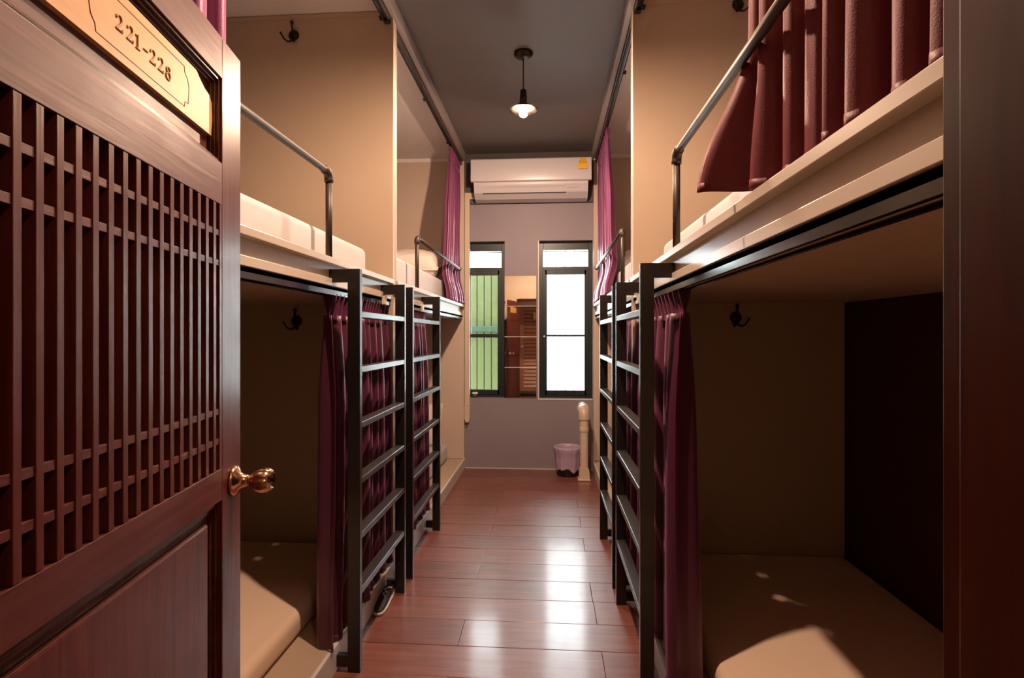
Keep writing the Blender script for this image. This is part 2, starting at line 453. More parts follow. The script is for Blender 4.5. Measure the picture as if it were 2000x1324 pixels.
# ------------------------------------------------------------------ mirror of four tiles
mr = thing('wall_mirror', 'narrow wall mirror of four stacked square tiles between the windows', 'mirror', (-0.26, YF - 0.001, 0.637))
for i in range(4):
    z = i * 0.2755
    if i: MB().box(-0.143, 0.143, -0.0045, 0, z - 0.0022, z + 0.0022).build('grout_line', 'white_trim', mr)
    MB().box(-0.144, 0.144, -0.006, 0, z + 0.0022, z + 0.2733, 0.002).build('mirror_tile', 'mirror', mr)

# ------------------------------------------------------------------ bunk units
def bunk(side, y0, y1, near, label):
    X = XL if side < 0 else XR
    W = WL if side < 0 else WR
    D = abs(W - X) - 0.002
    def B(mb, u0, u1, a, b_, z0, z1, bev=0.0):
        return mb.box(X + side*u0, X + side*u1, a, b_, z0, z1, bev)
    t = thing('bunk_bed', label, 'bunk bed', (0, 0, 0), 0, 'built in bunk beds along the aisle')
    B(MB(), 0.046, D, y0, y1, 1.352, 1.452).build('upper_platform', 'beige', t)
    B(MB(), 0.0, 0.060, y0, y1, 1.4525, LIP, .0015).build('edge_lip', 'trim_beige', t)
    B(B(MB(), 0.026, 0.045, y0, y1, 1.398, 1.4525), 0.014, 0.045, y0, y1, 1.3775, 1.404, .0015).build('fascia', 'trim_beige', t)
    tk = MB()
    B(tk, 0.020, 0.026, y0, y1, 1.346, 1.377, .001); B(tk, 0.033, 0.039, y0, y1, 1.350, 1.377, .001); B(tk, 0.052, 0.058, y0, y1, 1.344, 1.352, .001)
    B(tk, 0.020, 0.045, y0, y1, 1.364, 1.377)
    tk.build('lower_curtain_track', 'track', t)
    B(MB(), 0.012, D, y0, y1, 0.050, 0.090).build('lower_deck', 'beige', t)
    B(MB(), -0.002, 0.012, y0, y1, 0.002, 0.0925, .0012).build('kick_board', 'white_trim', t)
    if near:
        up = 0.008 if side < 0 else 0.014
        pt = MB(); B(pt, up, D, YP0, YP1, 0.002, ZB - .002, .003)
        pn = pt.build('end_partition', 'beige', t)
        e = MB(); B(e, up - .002, up + .001, YP0 + .001, YP0 + .008, 1.48, ZB - .04, .001); B(e, up - .002, up + .001, YP1 - .008, YP1 - .001, 1.48, ZB - .04, .001)
        e.build('edge_bead', 'white_trim', pn)
        bt = MB(); B(bt, 0.045, D, YP0 - .004, YP0, 2.775, 2.797, .001); bt.build('joint_strip', 'beige', pn)
    else:
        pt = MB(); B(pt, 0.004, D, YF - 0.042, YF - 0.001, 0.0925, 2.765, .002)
        pt.build('end_panel', 'beige_lit', t)
        bt = MB(); B(bt, 0.045, D, YF - 0.042, YF - .001, 2.765, 2.798, .0); bt.build('top_strip', 'bunk_ceiling', t)
    for yc in ((2.475,) if near else (3.235,)):
        yc = yc if side < 0 else yc - 0.04
        B(MB(), 0.006, 0.020, yc - .018, yc + .018, 1.344, 1.384, .002).build('fascia_clip', 'cream_plastic', t)
    return t
bunk(-1, YN + 0.004, YP0, True, 'near left two storey bunk unit behind the open door')
bunk(1, YN + 0.004, YP0, True, 'near right two storey bunk unit beside the door frame')
bunk(-1, YP1, YF - 0.001, False, 'far left two storey bunk unit beside the left window')
bunk(1, YP1, YF - 0.001, False, 'far right two storey bunk unit beside the right window and bin')

# upper curtain tracks under the ceiling boards
def top_track(side, y0, y1, label, brackets):
    X = XL if side < 0 else XR
    t = thing('curtain_track', label, 'curtain track', (X + side*0.032, (y0 + y1) / 2, ZB), 0, 'ceiling curtain tracks')
    h = (y1 - y0) / 2
    MB().box(-.014, .014, -h, h, -.058, -.0008).build('rail', 'track_grey', t)
    MB().box(-.014, -.009, -h, h, -.072, -.058).box(.009, .014, -h, h, -.072, -.058).box(-.014, .014, -h, -h + .03, -.073, -.058).box(-.014, .014, h - .03, h, -.073, -.058).build('channel', 'track', t)
    for yb in brackets:
        MB().box(.012*side, .034*side, yb - (y0 + y1)/2 - .012, yb - (y0 + y1)/2 + .012, -.060, -.046, .002).build('glider', 'track', t)
    return t
top_track(-1, YN + .01, YP0 - .01, 'ceiling curtain track over the near left upper bunk', (2.57, 2.30))
top_track(1, YN + .01, YP0 - .01, 'ceiling curtain track over the near right upper bunk', (2.57,))
top_track(-1, YP1 + .01, YF - .05, 'ceiling curtain track over the far left upper bunk', (2.80, 3.48, 4.27))
top_track(1, YP1 + .01, YF - .05, 'ceiling curtain track over the far right upper bunk', (3.20,))

# ------------------------------------------------------------------ mattresses and pillows
def soft_box(name, x0, x1, y0, y1, z0, z1, r, mat, sub=6, puff=0.0, seed=0):
    rnd = random.Random(seed)
    bm = bmesh.new()
    bmesh.ops.create_cube(bm, size=1.0)
    bmesh.ops.scale(bm, vec=(x1 - x0, y1 - y0, z1 - z0), verts=bm.verts)
    bmesh.ops.bevel(bm, geom=bm.edges[:], offset=r, segments=5, affect='EDGES', profile=0.5)
    bmesh.ops.translate(bm, vec=((x0 + x1)/2, (y0 + y1)/2, 0.0), verts=bm.verts)
    zc = (z0 + z1) / 2
    for v in bm.verts: v.co.z += zc
    me = bpy.data.meshes.new(name); bm.to_mesh(me); bm.free()
    me.materials.append(M[mat])
    for p in me.polygons: p.use_smooth = True
    o = bpy.data.objects.new(name, me); COL.objects.link(o)
    return o

def mattress(side, u0, u1, y0, y1, z0, z1, label, seams):
    X = XL if side < 0 else XR
    xa, xb = sorted((X + side*u0, X + side*u1))
    cx, cy = (xa + xb)/2, (y0 + y1)/2
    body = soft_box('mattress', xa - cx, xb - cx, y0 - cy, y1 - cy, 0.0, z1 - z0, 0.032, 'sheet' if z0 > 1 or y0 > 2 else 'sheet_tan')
    body.location = (cx, cy, z0)
    return tag(body, label, 'mattress', 'white mattresses on the bunks')
mattress(-1, 0.09, 0.96, 0.42, 2.46, 1.4535, 1.605, 'upper mattress of the near left bunk behind the guard rail', (1.30, 1.72))
mattress(1, 0.110, 0.95, 0.42, 2.40, 1.4535, 1.605, 'upper mattress of the near right bunk under the maroon curtain', (1.62, 1.95))
mattress(-1, 0.075, 0.96, 2.70, 4.74, 1.4535, 1.64, 'upper mattress of the far left bunk with a pillow at its end', (3.0,))
mattress(1, 0.075, 0.95, 2.70, 4.74, 1.4535, 1.635, 'upper mattress of the far right bunk with a pillow at its end', (3.1,))
mattress(-1, 0.155, 0.97, 0.42, 2.585, 0.0905, 0.182, 'lower mattress of the near left bunk beside the door knob', ())
mattress(1, 0.123, 0.98, 0.42, 2.59, 0.0905, 0.182, 'lower mattress of the near right bunk with a patch of lamplight', ())
mattress(-1, 0.145, 0.96, 2.70, 4.755, 0.0905, 0.232, 'lower mattress of the far left bunk ending near the far wall', ())
mattress(1, 0.145, 0.96, 2.70, 4.755, 0.0905, 0.232, 'lower mattress of the far right bunk behind the right ladders', ())

def pillow(loc, size, rot, label, seed):
    t = thing('pillow', label, 'pillow', loc, 0, 'pillows on the far bunks')
    nu, nv = 28, 20
    sx, sy, sz = size
    rnd = random.Random(seed)
    ph = [rnd.uniform(0, 6) for _ in range(6)]
    vs, fs = [], []
    def P(u, v, s):
        x, y = u*2 - 1, v*2 - 1
        e = max(0, (1 - abs(x)**4.0)) * max(0, (1 - abs(y)**4.0))
        th = e ** 0.5
        th *= 1 + 0.06*math.sin(5*x + ph[0]) * math.cos(4*y + ph[1])
        pin = 1 - 0.05*(1 - abs(y))*(abs(x)**3) - 0.0
        return (x*sx/2*(1 - 0.05*(1 - y*y)*abs(x)**3), y*sy/2*(1 - 0.07*(1 - x*x)*abs(y)**3), s*th*sz/2 + 0.004*math.sin(14*x + ph[2])*math.sin(9*y + ph[3])*e)
    R = rot if isinstance(rot, Matrix) else Matrix.Rotation(rot[0], 3, 'X') @ Matrix.Rotation(rot[1], 3, 'Y')
    for s in (1, -1):
        base = len(vs)
        for i in range(nu):
            for j in range(nv):
                vs.append(tuple(R @ Vector(P(i/(nu-1), j/(nv-1), s))))
        for i in range(nu-1):
            for j in range(nv-1):
                a = base + i*nv + j
                q = (a, a+nv, a+nv+1, a+1)
                fs.append(q if s > 0 else q[::-1])
    me = bpy.data.meshes.new('cushion'); me.from_pydata(vs, [], fs); me.materials.append(M['pillow'])
    bm = bmesh.new(); bm.from_mesh(me); bmesh.ops.remove_doubles(bm, verts=bm.verts, dist=0.0005); bm.to_mesh(me); bm.free()
    for p in me.polygons: p.use_smooth = True
    o = bpy.data.objects.new('cushion', me); COL.objects.link(o); o.parent = t
    # frilled piping round the rim
    pts = []
    for q in range(65):
        a = 2*PI*q/64
        cx_, cy_ = math.cos(a), math.sin(a)
        k_ = 1/max(abs(cx_), abs(cy_))
        x, y = cx_*k_, cy_*k_
        pts.append(R @ Vector((x*sx/2*(1 - 0.05*(1 - y*y)*abs(x)**3), y*sy/2*(1 - 0.07*(1 - x*x)*abs(y)**3), 0.004*math.sin(9*a))))
    MB().tube(pts, 0.005, 6).build('piping', 'pillow', t, True)
    return t
pillow((-1.19, 4.33, 1.762), (0.64, 0.42, 0.26), (math.radians(14), 0), 'plump pale pillow on the far left upper mattress', 1)
pillow((0.86, 4.33, 1.757), (0.64, 0.42, 0.26), (math.radians(14), 0), 'pale pillow on the far right upper mattress behind the rail post', 2)
pillow((-1.25, 4.665, 0.41), (0.62, 0.38, 0.13), (math.radians(80), 0), 'pale pillow propped against the end panel of the far left lower bunk', 3)

# ------------------------------------------------------------------ ladders
def ladder(side, ya, yb, label):
    X = XL if side < 0 else XR
    face = X - side*0.088                 # aisle-side face
    cx, cy = face + side*0.0225, (ya + yb)/2
    t = thing('ladder', label, 'ladder', (cx, cy, 0), 0, 'dark steel bunk ladders')
    d = 0.0225
    h = (yb - ya)/2
    def leg(yl):
        y0, y1 = yl - 0.0125, yl + 0.0125
        lg = MB().box(-d, d, y0, y1, 0.0, 1.437, .0016).build('leg', 'ladder', t)
        # hook arm to the fascia and foot arm to the kick board
        a0 = side*(d - .004); a1 = (X + side*0.0255) - cx; 
        MB().box(a0, a1, y0 + .0012, y1 - .0012, 1.390, 1.4365, .0012).build('hook_arm', 'ladder', lg)
        MB().box(a0, (X - side*0.0022) - cx, y0 + .0012, y1 - .0012, 0.018, 0.060, .0012).build('foot_arm', 'ladder', lg)
    leg(-h + 0.0125); leg(h - 0.0125)
    for k in range(6):
        z = 1.287 - 0.199*k
        MB().box(-d + .001, d - .001, -h + .024, h - .024, z - 0.023, z, .0025).build('rung', 'rung', t)
    return t
ladder(-1, 1.868, 2.485, 'near left black ladder, closest to the open door')
ladder(-1, 2.608, 3.285, 'far left black ladder, second from the door')
ladder(1, 1.785, 2.445, 'near right black ladder, beside the hanging maroon curtain')
ladder(1, 2.572, 3.215, 'far right black ladder, nearest the bin')

# ------------------------------------------------------------------ guard rails
def guard_rail(side, ypost, yend, label, flange):
    X = XL if side < 0 else XR
    x = X + side*0.013
    t = thing('guard_rail', label, 'guard rail', (x, ypost, LIP), 0, 'pipe guard rails on the upper bunks')
    s = 1 if yend > ypost else -1
    zt = 1.772 - LIP
    r = 0.0115
    MB().tube([(0, 0, 0.0005), (0, 0, zt - 0.02)], r, 14).build('post', 'pipe', t, True)
    pts = [(0, 0, zt - 0.034)] + [(0, s*0.024*(1 - math.cos(a)), zt - 0.024 + 0.024*math.sin(a)) for a in [PI/2*q/6 for q in range(7)]] + [(0, s*0.036, zt)]
    MB().tube(pts, r + 0.004, 14).build('elbow', 'pipe', t, True)
    MB().tube([(0, s*0.02, zt), (0, yend - ypost, zt)], r, 14).build('rail', 'pipe', t, True)
    if flange:
        MB().tube([(0, yend - ypost - s*0.002, zt), (0, yend - ypost - s*0.016, zt)], r + 0.006, 14).build('end_cap', 'pipe', t, True)
    return t
guard_rail(-1, 1.84, YN + .002, 'near left pipe guard rail on the upper bunk, partly behind the door', True)
guard_rail(1, 1.72, YN + .002, 'near right pipe guard rail in front of the large maroon curtain', True)
guard_rail(-1, 3.10, 4.60, 'far left pipe guard rail crossing the maroon curtain', True)
guard_rail(1, 2.96, 4.60, 'far right pipe guard rail on the upper bunk', True)

# ------------------------------------------------------------------ curtains
def sstep(x):
    x = max(0.0, min(1.0, x)); return x*x*(3 - 2*x)

def curtain(label, side, xt, xb, yt, yb, zt, zb, nf, amp, mat, seed, header=True, post=None, mid=None, nv=44, omega=0.14):
    """pleated curtain; yt, yb are (start, end) along the track at top and hem; mid = optional (start, end) at mid height"""
    rnd = random.Random(seed)
    t = thing('curtain', label, 'curtain', (xt, (yt[0] + yt[1])/2, zb), 0, 'maroon bunk curtains')
    org = Vector((xt, (yt[0] + yt[1])/2, zb))
    nu = nf*16 + 1
    wob = [(rnd.uniform(-.5, .5), rnd.uniform(0, 6.28)) for _ in range(nf*2 + 4)]
    am = [rnd.uniform(.6, 1.25) for _ in range(nf*2 + 4)]
    wid = [rnd.uniform(.65, 1.45) for _ in range(nf)]
    tot = sum(wid); cum = [0]
    for q in wid: cum.append(cum[-1] + q/tot)
    def ph(u):
        for q in range(nf):
            if u <= cum[q+1] + 1e-9: return q + (u - cum[q])/(cum[q+1] - cum[q])
        return nf
    def point(u, v):
        z = zt + (zb - zt)*v
        if mid:
            if v < .5: w = sstep(v*2); ya = yt[0] + (mid[0] - yt[0])*w; ye = yt[1] + (mid[1] - yt[1])*w
            else: w = sstep(v*2 - 1); ya = mid[0] + (yb[0] - mid[0])*w; ye = mid[1] + (yb[1] - mid[1])*w
        else:
            w = v**1.3; ya = yt[0] + (yb[0] - yt[0])*w; ye = yt[1] + (yb[1] - yt[1])*w
        p = ph(u); q = int(min(p, nf - 1e-6))
        a = am[q]*(1 - (p - q)) + am[q+1]*(p - q)
        A = amp*a*(0.55 + 0.45*sstep(v*3))*(1 + 0.12*math.sin(3*v + wob[q][1]))
        cph = 2*PI*p + wob[q][0]*0.7*math.sin(PI*v)*(1 if 0 < p < nf else 0)
        xo = A*math.cos(cph)
        yo = omega*(ye - ya)/nf*math.sin(2*cph)*0.5*(0.35 + 0.65*sstep(v*3))
        y = ya + (ye - ya)*p/nf + yo
        x = xt + (xb - xt)*v + side*xo*-1
        P = Vector((x, y, z))
        if post: P = post(u, v, P)
        return P - org
    vh = 0.0
    if header:
        vh = 0.085/(zt - zb)
        # gathered heading band: tight standing pleats
        hp = []
        nh = nf*2
        for i in range(nh*10 + 1):
            u = i/(nh*10)
            row = []
            for j in range(9):
                w = j/8
                base = point(u, vh*w*1.15) + org
                flare = 0.35 + 1.0*abs(1 - w*1.25)
                base.x = xt + (xb - xt)*vh*w - side*(amp*0.55*flare*math.cos(2*PI*nh*u) + 0.006)
                base.z = zt - (zt - zb)*vh*1.15*w + (0.004*math.sin(2*PI*nh*u + 1) if j == 0 else 0)
                if post: base = post(u, vh*w, base)
                row.append(base - org)
            hp.append(row)
        h = grid_obj('heading', hp, mat, t)
        md = h.modifiers.new('thickness', 'SOLIDIFY'); md.thickness = 0.003
    g = [[point(i/(nu-1), vh*0.9 + (1 - vh*0.9)*j/(nv-1)) for j in range(nv)] for i in range(nu)]
    d = grid_obj('drape', g, mat, t)
    md = d.modifiers.new('thickness', 'SOLIDIFY'); md.thickness = 0.0022; md.offset = 0
    # hem stitched along the bottom
    hem = [[point(i/(nu-1), 1 - 0.020/(zt - zb)*(1 - j/2)) - Vector((side*0.0022, 0, 0)) for j in range(3)] for i in range(nu)]
    hm = grid_obj('hem', hem, mat, t)
    md = hm.modifiers.new('thickness', 'SOLIDIFY'); md.thickness = 0.0015
    return t

def over_lip(side):
    # below the guard rail the bunched cloth leans out over the edge lip
    return lambda u, v, P: P + Vector((-side*0.040*sstep((1.71 - P.z)/0.2), 0, 0))
# near right upper: drawn over the front half of the bunk, the loose end turned towards the aisle
def turn_end(u, v, P):
    if u > 0.90:
        w = (u - 0.90)/0.10
        fl_ = sstep((1.84 - P.z)/0.36)
        P = P + Vector((-0.100*w*fl_, 0.020*w*fl_, 0.022*w*fl_))
    return P
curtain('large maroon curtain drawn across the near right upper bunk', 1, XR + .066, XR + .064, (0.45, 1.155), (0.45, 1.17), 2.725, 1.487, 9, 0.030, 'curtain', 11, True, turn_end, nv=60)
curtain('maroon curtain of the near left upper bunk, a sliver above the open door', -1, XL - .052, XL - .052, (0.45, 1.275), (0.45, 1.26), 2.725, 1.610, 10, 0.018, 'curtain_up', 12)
curtain('maroon curtain bunched at the end of the far left upper bunk', -1, XL - .050, XL - .052, (4.30, 4.73), (4.04, 4.735), 2.7255, 1.480, 6, 0.022, 'curtain_up', 13, True, over_lip(-1), mid=(4.17, 4.66))
curtain('maroon curtain bunched at the end of the far right upper bunk', 1, XR + .050, XR + .052, (3.98, 4.73), (3.55, 4.735), 2.7255, 1.480, 7, 0.020, 'curtain_up', 14, True, over_lip(1), mid=(3.72, 4.66))
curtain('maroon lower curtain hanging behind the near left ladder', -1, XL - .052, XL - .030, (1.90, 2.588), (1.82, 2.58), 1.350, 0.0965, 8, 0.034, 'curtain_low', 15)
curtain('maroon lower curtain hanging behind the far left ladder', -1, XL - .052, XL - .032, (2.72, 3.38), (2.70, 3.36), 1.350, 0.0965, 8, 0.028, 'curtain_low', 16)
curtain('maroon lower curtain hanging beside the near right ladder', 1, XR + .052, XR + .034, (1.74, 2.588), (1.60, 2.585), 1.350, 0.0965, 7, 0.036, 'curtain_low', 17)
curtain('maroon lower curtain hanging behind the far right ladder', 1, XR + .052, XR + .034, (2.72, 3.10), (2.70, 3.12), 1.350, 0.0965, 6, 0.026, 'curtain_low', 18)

# ------------------------------------------------------------------ coat hooks
def coat_hook(x, y, z, flip, label):
    t = thing('coat_hook', label, 'coat hook', (x, y, z), 0, 'double bronze coat hooks on the partitions')
    MB().lathe([(0.006, 0), (0.026, -0.001), (0.027, -0.005), (0.020, -0.012), (0.008, -0.016)], (0, 0, 0), 'y', 18).build('back_plate', 'bronze', t, True)
    MB().tube([(0, -.006, 0.004), (0, -0.020, 0.018), (0, -0.026, 0.034), (0, -0.024, 0.044)], [.0055, .0045, .0045, .005], 8).lathe([(0.001, .042), (.0075, .046), (.009, .052), (.0075, .058), (0.001, .062)], (0, -.024, 0), 'z', 12).build('upper_peg', 'bronze', t, True)
    for s in (-1, 1):
        k = 1.0 if s == flip else 0.62
        MB().tube([(0, -.008, -.012), (s*.006, -.016, -.034), (s*.020*k, -.026, -.043), (s*.034*k, -.034, -.034), (s*.046*k, -.040, -.012), (s*.050*k, -.041, -.004)],
                  [.006, .0055, .0045, .004, .004, .0055], 8).build('lower_hook', 'bronze', t, True)
    return t
coat_hook(-1.27, YP0 - .0005, 2.695, -1, 'bronze coat hook high on the left partition')
coat_hook(-1.256, YP0 - .0005, 1.272, -1, 'bronze coat hook under the left upper platform')
coat_hook(0.885, YP0 - .0005, 2.755, 1, 'bronze coat hook high on the right partition beside the curtain')
coat_hook(0.875, YP0 - .0005, 1.285, 1, 'bronze coat hook under the right upper platform')

# ------------------------------------------------------------------ pendant lamps
def pendant(x, y, zb, label, mat='bulb', zc=ZC, rim=0.012):
    t = thing('pendant_lamp', label, 'lamp', (x, y, zc), 0, 'pendant lamps with small shades')
    zb -= zc
    MB().lathe([(0.055, 0), (0.055, -.012), (0.040, -.026), (0.012, -.032)], (0, 0, -.0005), 'z', 24).build('ceiling_rose', 'bronze', t, True)
    MB().tube([(0, 0, -.03), (0, 0, zb + 0.13)], .0035, 8).build('cord', 'track', t, True)
    MB().lathe([(0.006, .140), (0.018, .132), (0.021, .090), (0.021, .0265 + rim)], (0, 0, zb), 'z', 20).build('socket', 'bronze', t, True)
    # shallow shade with a hollow underside
    MB().lathe([(0.020, rim + .034), (0.045, rim + .024), (0.080, rim + .0025), (0.0805, rim), (0.045, rim + .0210), (0.020, rim + .031)], (0, 0, zb), 'z', 32).build('shade', 'bronze', t, True)
    MB().lathe([(0.001, -.024), (0.009, -.0225), (0.017, -.017), (0.022, -.009), (0.024, 0), (0.022, .010), (0.017, .019), (0.012, .024), (0.012, .0255 + rim)], (0, 0, zb), 'z', 24).build('bulb', mat, t, True)
    return t
pendant(-0.150, 3.10, 2.482, 'glowing pendant lamp hanging over the middle of the aisle', rim=0.018)
pendant(-0.150, 1.50, 2.600, 'pendant lamp over the near end of the aisle, above the picture', 'near_bulb', rim=-0.021)
pendant(0.62, -0.62, 2.50, 'pendant lamp in the hallway behind the camera', 'hall_bulb', 2.9)

# ------------------------------------------------------------------ air conditioner
AX0, AX1 = -0.677, 0.357
ac = thing('air_conditioner', 'white wall mounted air conditioner above the windows', 'air conditioner', ((AX0 + AX1)/2, YF - 0.036, 2.385))
hw = (AX1 - AX0)/2
y_ = lambda Y: Y - (YF - 0.036)
MB().prism([(y_(4.793), 0.335), (y_(4.66), 0.335), (y_(4.63), 0.145), (y_(4.632), 0.118), (y_(4.66), 0.055), (y_(4.72), 0.012), (y_(4.793), 0.0)], 'x', -hw + 0.022, hw - 0.026).build('body', 'ac', ac)
fp = MB()
fp.prism([(y_(4.66), 0.338), (y_(4.612), 0.335), (y_(4.604), 0.326), (y_(4.594), 0.158), (y_(4.598), 0.144), (y_(4.606), 0.139), (y_(4.632), 0.139)], 'x', -hw, hw)
smooth_angle(fp.build('front_panel', 'ac', ac), 25)
# louvre flap set in the lower body (slanted)
MB().prism([(y_(4.6255), 0.113), (y_(4.6515), 0.053), (y_(4.657), 0.0555), (y_(4.631), 0.1155)], 'x', -hw + .10, hw - .215).build('louvre_flap', 'ac', ac)
MB().prism([(y_(4.6506), 0.056), (y_(4.654), 0.0475), (y_(4.664), 0.0485), (y_(4.66), 0.057)], 'x', -hw + .10, hw - .215).build('vent_gap', 'ac_dark', ac)
MB().prism([(y_(4.6275), 0.0985), (y_(4.6268), 0.0998), (y_(4.634), 0.1010), (y_(4.634), 0.0970)], 'x', -hw + .105, hw - .22).build('flap_groove', 'ac_grey', ac)
MB().box(hw - .205, hw - .105, y_(4.637), y_(4.645), 0.088, 0.0895).box(hw - .185, hw - .145, y_(4.6295), y_(4.64), 0.112, 0.1135).build('indicator_print', 'ac_grey', ac)
MB().box(-hw + .02, hw - .025, y_(4.612), y_(4.66), 0.1395, 0.1455).build('shadow_gap', 'ac_dark', ac)
# energy label on the front panel
lx, lz0, lz1 = hw - 0.072, 0.222, 0.333
def slant(z): return y_(4.594) + (z - 0.158)*(0.010/0.168) - 0.0012
lab = MB()
arch = [(lx - .042, .225), (lx + .042, .225), (lx + .042, .277)] + [(lx + .036*math.cos(a), .280 + .046*math.sin(a)) for a in [PI*q/12 for q in range(13)]] + [(lx - .042, .277)]
lab.prism([(p[0], p[1]) for p in arch], 'y', -0.0006, 0.0006)
lo = lab.build('energy_label', 'label_y', ac); lo.location = (0, slant(.27) , 0); 
lo.rotation_euler = (0, 0, 0)
MB().box(lx - .040, lx + .040, -.0016, -.0004, .2265, .2345).build('label_band', 'label_o', lo)
arcp = [(lx + .030*math.cos(a), -.0008, .279 + .038*math.sin(a)) for a in [PI*q/14 for q in range(15)]]
MB().tube(arcp, .0028, 6).build('label_arch', 'label_o', lo)
MB().tube([(lx + .009*math.cos(a), -.0008, .292 + .013*math.sin(a)) for a in [2*PI*q/16 for q in range(17)]], .0026, 6).build('label_ring', 'label_o', lo)
MB().tube([(lx - .022, -.0008, .281), (lx - .012, -.0008, .292)], .0022, 6).tube([(lx + .022, -.0008, .281), (lx + .012, -.0008, .292)], .0022, 6).build('label_mark', 'label_o', lo)

# pipe cover running down the left corner
pc = thing('pipe_cover', 'cream plastic pipe cover running down beside the left window', 'pipe cover', (-0.737, YF, 0.42))
MB().box(-.023, .023, -.052, -.0005, 0.16, 2.02, .006).build('duct', 'cream_plastic', pc)
MB().prism([(-.023, .16), (.023, .16), (.023, .03), (.012, 0), (-.012, 0), (-.023, .03)], 'y', -.050, -.0005).build('end_cap', 'cream_plastic', pc)
MB().box(-.0245, .0245, -.054, -.0005, 0.155, 0.166, .001).build('joint_collar', 'cream_plastic', pc)
MB().box(-.023, .115, -.050, -.0368, 2.00, 2.06, .006).build('top_elbow', 'cream_plastic', pc)

# drain pipe standing before the far wall
dp = thing('drain_pipe', 'cream plastic drain pipe standing beside the bin', 'pipe', (0.287, 4.50, 0))
smooth_angle(MB().lathe([(.034, .10), (.034, .46)], (0, 0, 0), 'z', 20).build('pipe', 'pvc', dp))
smooth_angle(MB().lathe([(.037, .40), (.039, .405), (.039, .435), (.037, .44)], (0, 0, 0), 'z', 20).build('coupler', 'pvc', dp))
e = MB().lathe([(.037, .44), (.038, .50), (.047, .503), (.047, .530)], (0, 0, 0), 'z', 20)
e.tube([(0, 0, .525)] + [(0, .045*(1 - math.cos(a)), .535 + .045*math.sin(a)) for a in [PI/2*q/6 for q in range(7)]] + [(0, .10, .58)], .045, 20)
e.tube([(0, .085, .58), (0, .12, .58)], .049, 20)
smooth_angle(e.build('elbow', 'pvc', dp))
smooth_angle(MB().tube([(0, .10, .58), (0, .329, .58)], .034, 18).build('wall_spur', 'pvc', dp))
MB().box(-.052, .052, -.052, .052, 0.0015, .014, .004).build('floor_flange', 'pvc', dp)
rd = MB(); rd.prism([(-.042, .014), (.044, .014), (.044, .070), (.034, .105), (-.034, .105), (-.042, .070)], 'y', -.040, .040)
rd.build('reducer', 'pvc', dp)

# ------------------------------------------------------------------ bin with liner
bn = thing('waste_bin', 'black waste bin with a lilac plastic liner at the far wall', 'bin', (0.158, 4.655, 0))
smooth_angle(MB().lathe([(0.088, 0.001), (0.092, 0.006), (0.112, 0.236), (0.115, 0.240), (0.108, 0.238), (0.088, 0.012)], (0, 0, 0), 'z', 32).build('bucket', 'bin', bn))
# liner: folded over the rim outside with a ragged hem, hanging inside
rnd = random.Random(5)
nA = 72
jag = [0.055 + 0.014*math.sin(3*2*PI*i/nA + 1) + 0.010*math.sin(7*2*PI*i/nA) + rnd.uniform(-.003, .003) for i in range(nA)]
lin = []
for i in range(nA):
    a = 2*PI*i/nA
    wr = 0.0012*math.sin(11*a) + 0.0010*math.sin(23*a + 1)
    row = []
    for (rr, zz) in ((0.112 - (0.2 - 0)*0.0, 0), ):
        pass
    zb_ = jag[i]
    def rb(z): return 0.092 + (0.112 - 0.092)*z/0.236 + 0.0035 + wr*2
    row = [(rb(zb_)*math.cos(a), rb(zb_)*math.sin(a), zb_)]
    for z in (0.10, 0.15, 0.195, 0.205, 0.212):
        r_ = rb(z) + (0.004 if z > .2 else 0)
        row.append((r_*math.cos(a), r_*math.sin(a), z))
    for (r_, z) in ((0.1205, 0.222), (0.1215, 0.238), (0.117, 0.2475), (0.108, 0.2465), (0.102, 0.225), (0.096, 0.18), (0.090 , 0.12)):
        q = 1 + wr*14*(1 if z < .23 else .3)
        row.append((r_*q*math.cos(a), r_*q*math.sin(a), z))
    lin.append(row)
grid_obj('liner', lin, 'bag', bn, closed_u=True)

# ------------------------------------------------------------------ jar on the left sill
jr = thing('jar', 'small dark jar with a pale lid on the left window sill', 'jar', (-0.676, YF + 0.030, 0.6355))
smooth_angle(MB().lathe([(.024, 0), (.027, .003), (.027, .030), (.024, .034)], (0, 0, 0), 'z', 20).build('glass_body', 'tin', jr))
smooth_angle(MB().lathe([(.0275, .034), (.0275, .046), (.025, .048)], (0, 0, 0), 'z', 20).build('lid', 'white_trim', jr))

# ------------------------------------------------------------------ shoe beside the left bunk
def loft(sections, name, mat, parent):
    """sections: list of rings of equal length"""
    nr = len(sections[0])
    vs = [p for s in sections for p in s]
    fs = []
    for i in range(len(sections)-1):
        for k in range(nr):
            fs.append((i*nr + k, i*nr + (k+1) % nr, (i+1)*nr + (k+1) % nr, (i+1)*nr + k))
    fs.append(tuple(range(nr))[::-1]); fs.append(tuple((len(sections)-1)*nr + k for k in range(nr)))
    me = bpy.data.meshes.new(name); me.from_pydata(vs, [], fs); me.materials.append(M[mat])
    bm = bmesh.new(); bm.from_mesh(me); bmesh.ops.recalc_face_normals(bm, faces=bm.faces[:]); bm.to_mesh(me); bm.free()
    for p in me.polygons: p.use_smooth = True
    o = bpy.data.objects.new(name, me); COL.objects.link(o); o.parent = parent
    return o
sh = thing('shoe', 'black canvas shoe with pale trim on the floor behind the near left ladder', 'shoe', (-0.7335, 2.352, 0.002), 0)
sh.scale = (0.8, 0.8, 0.8)
sec, sole = [], []
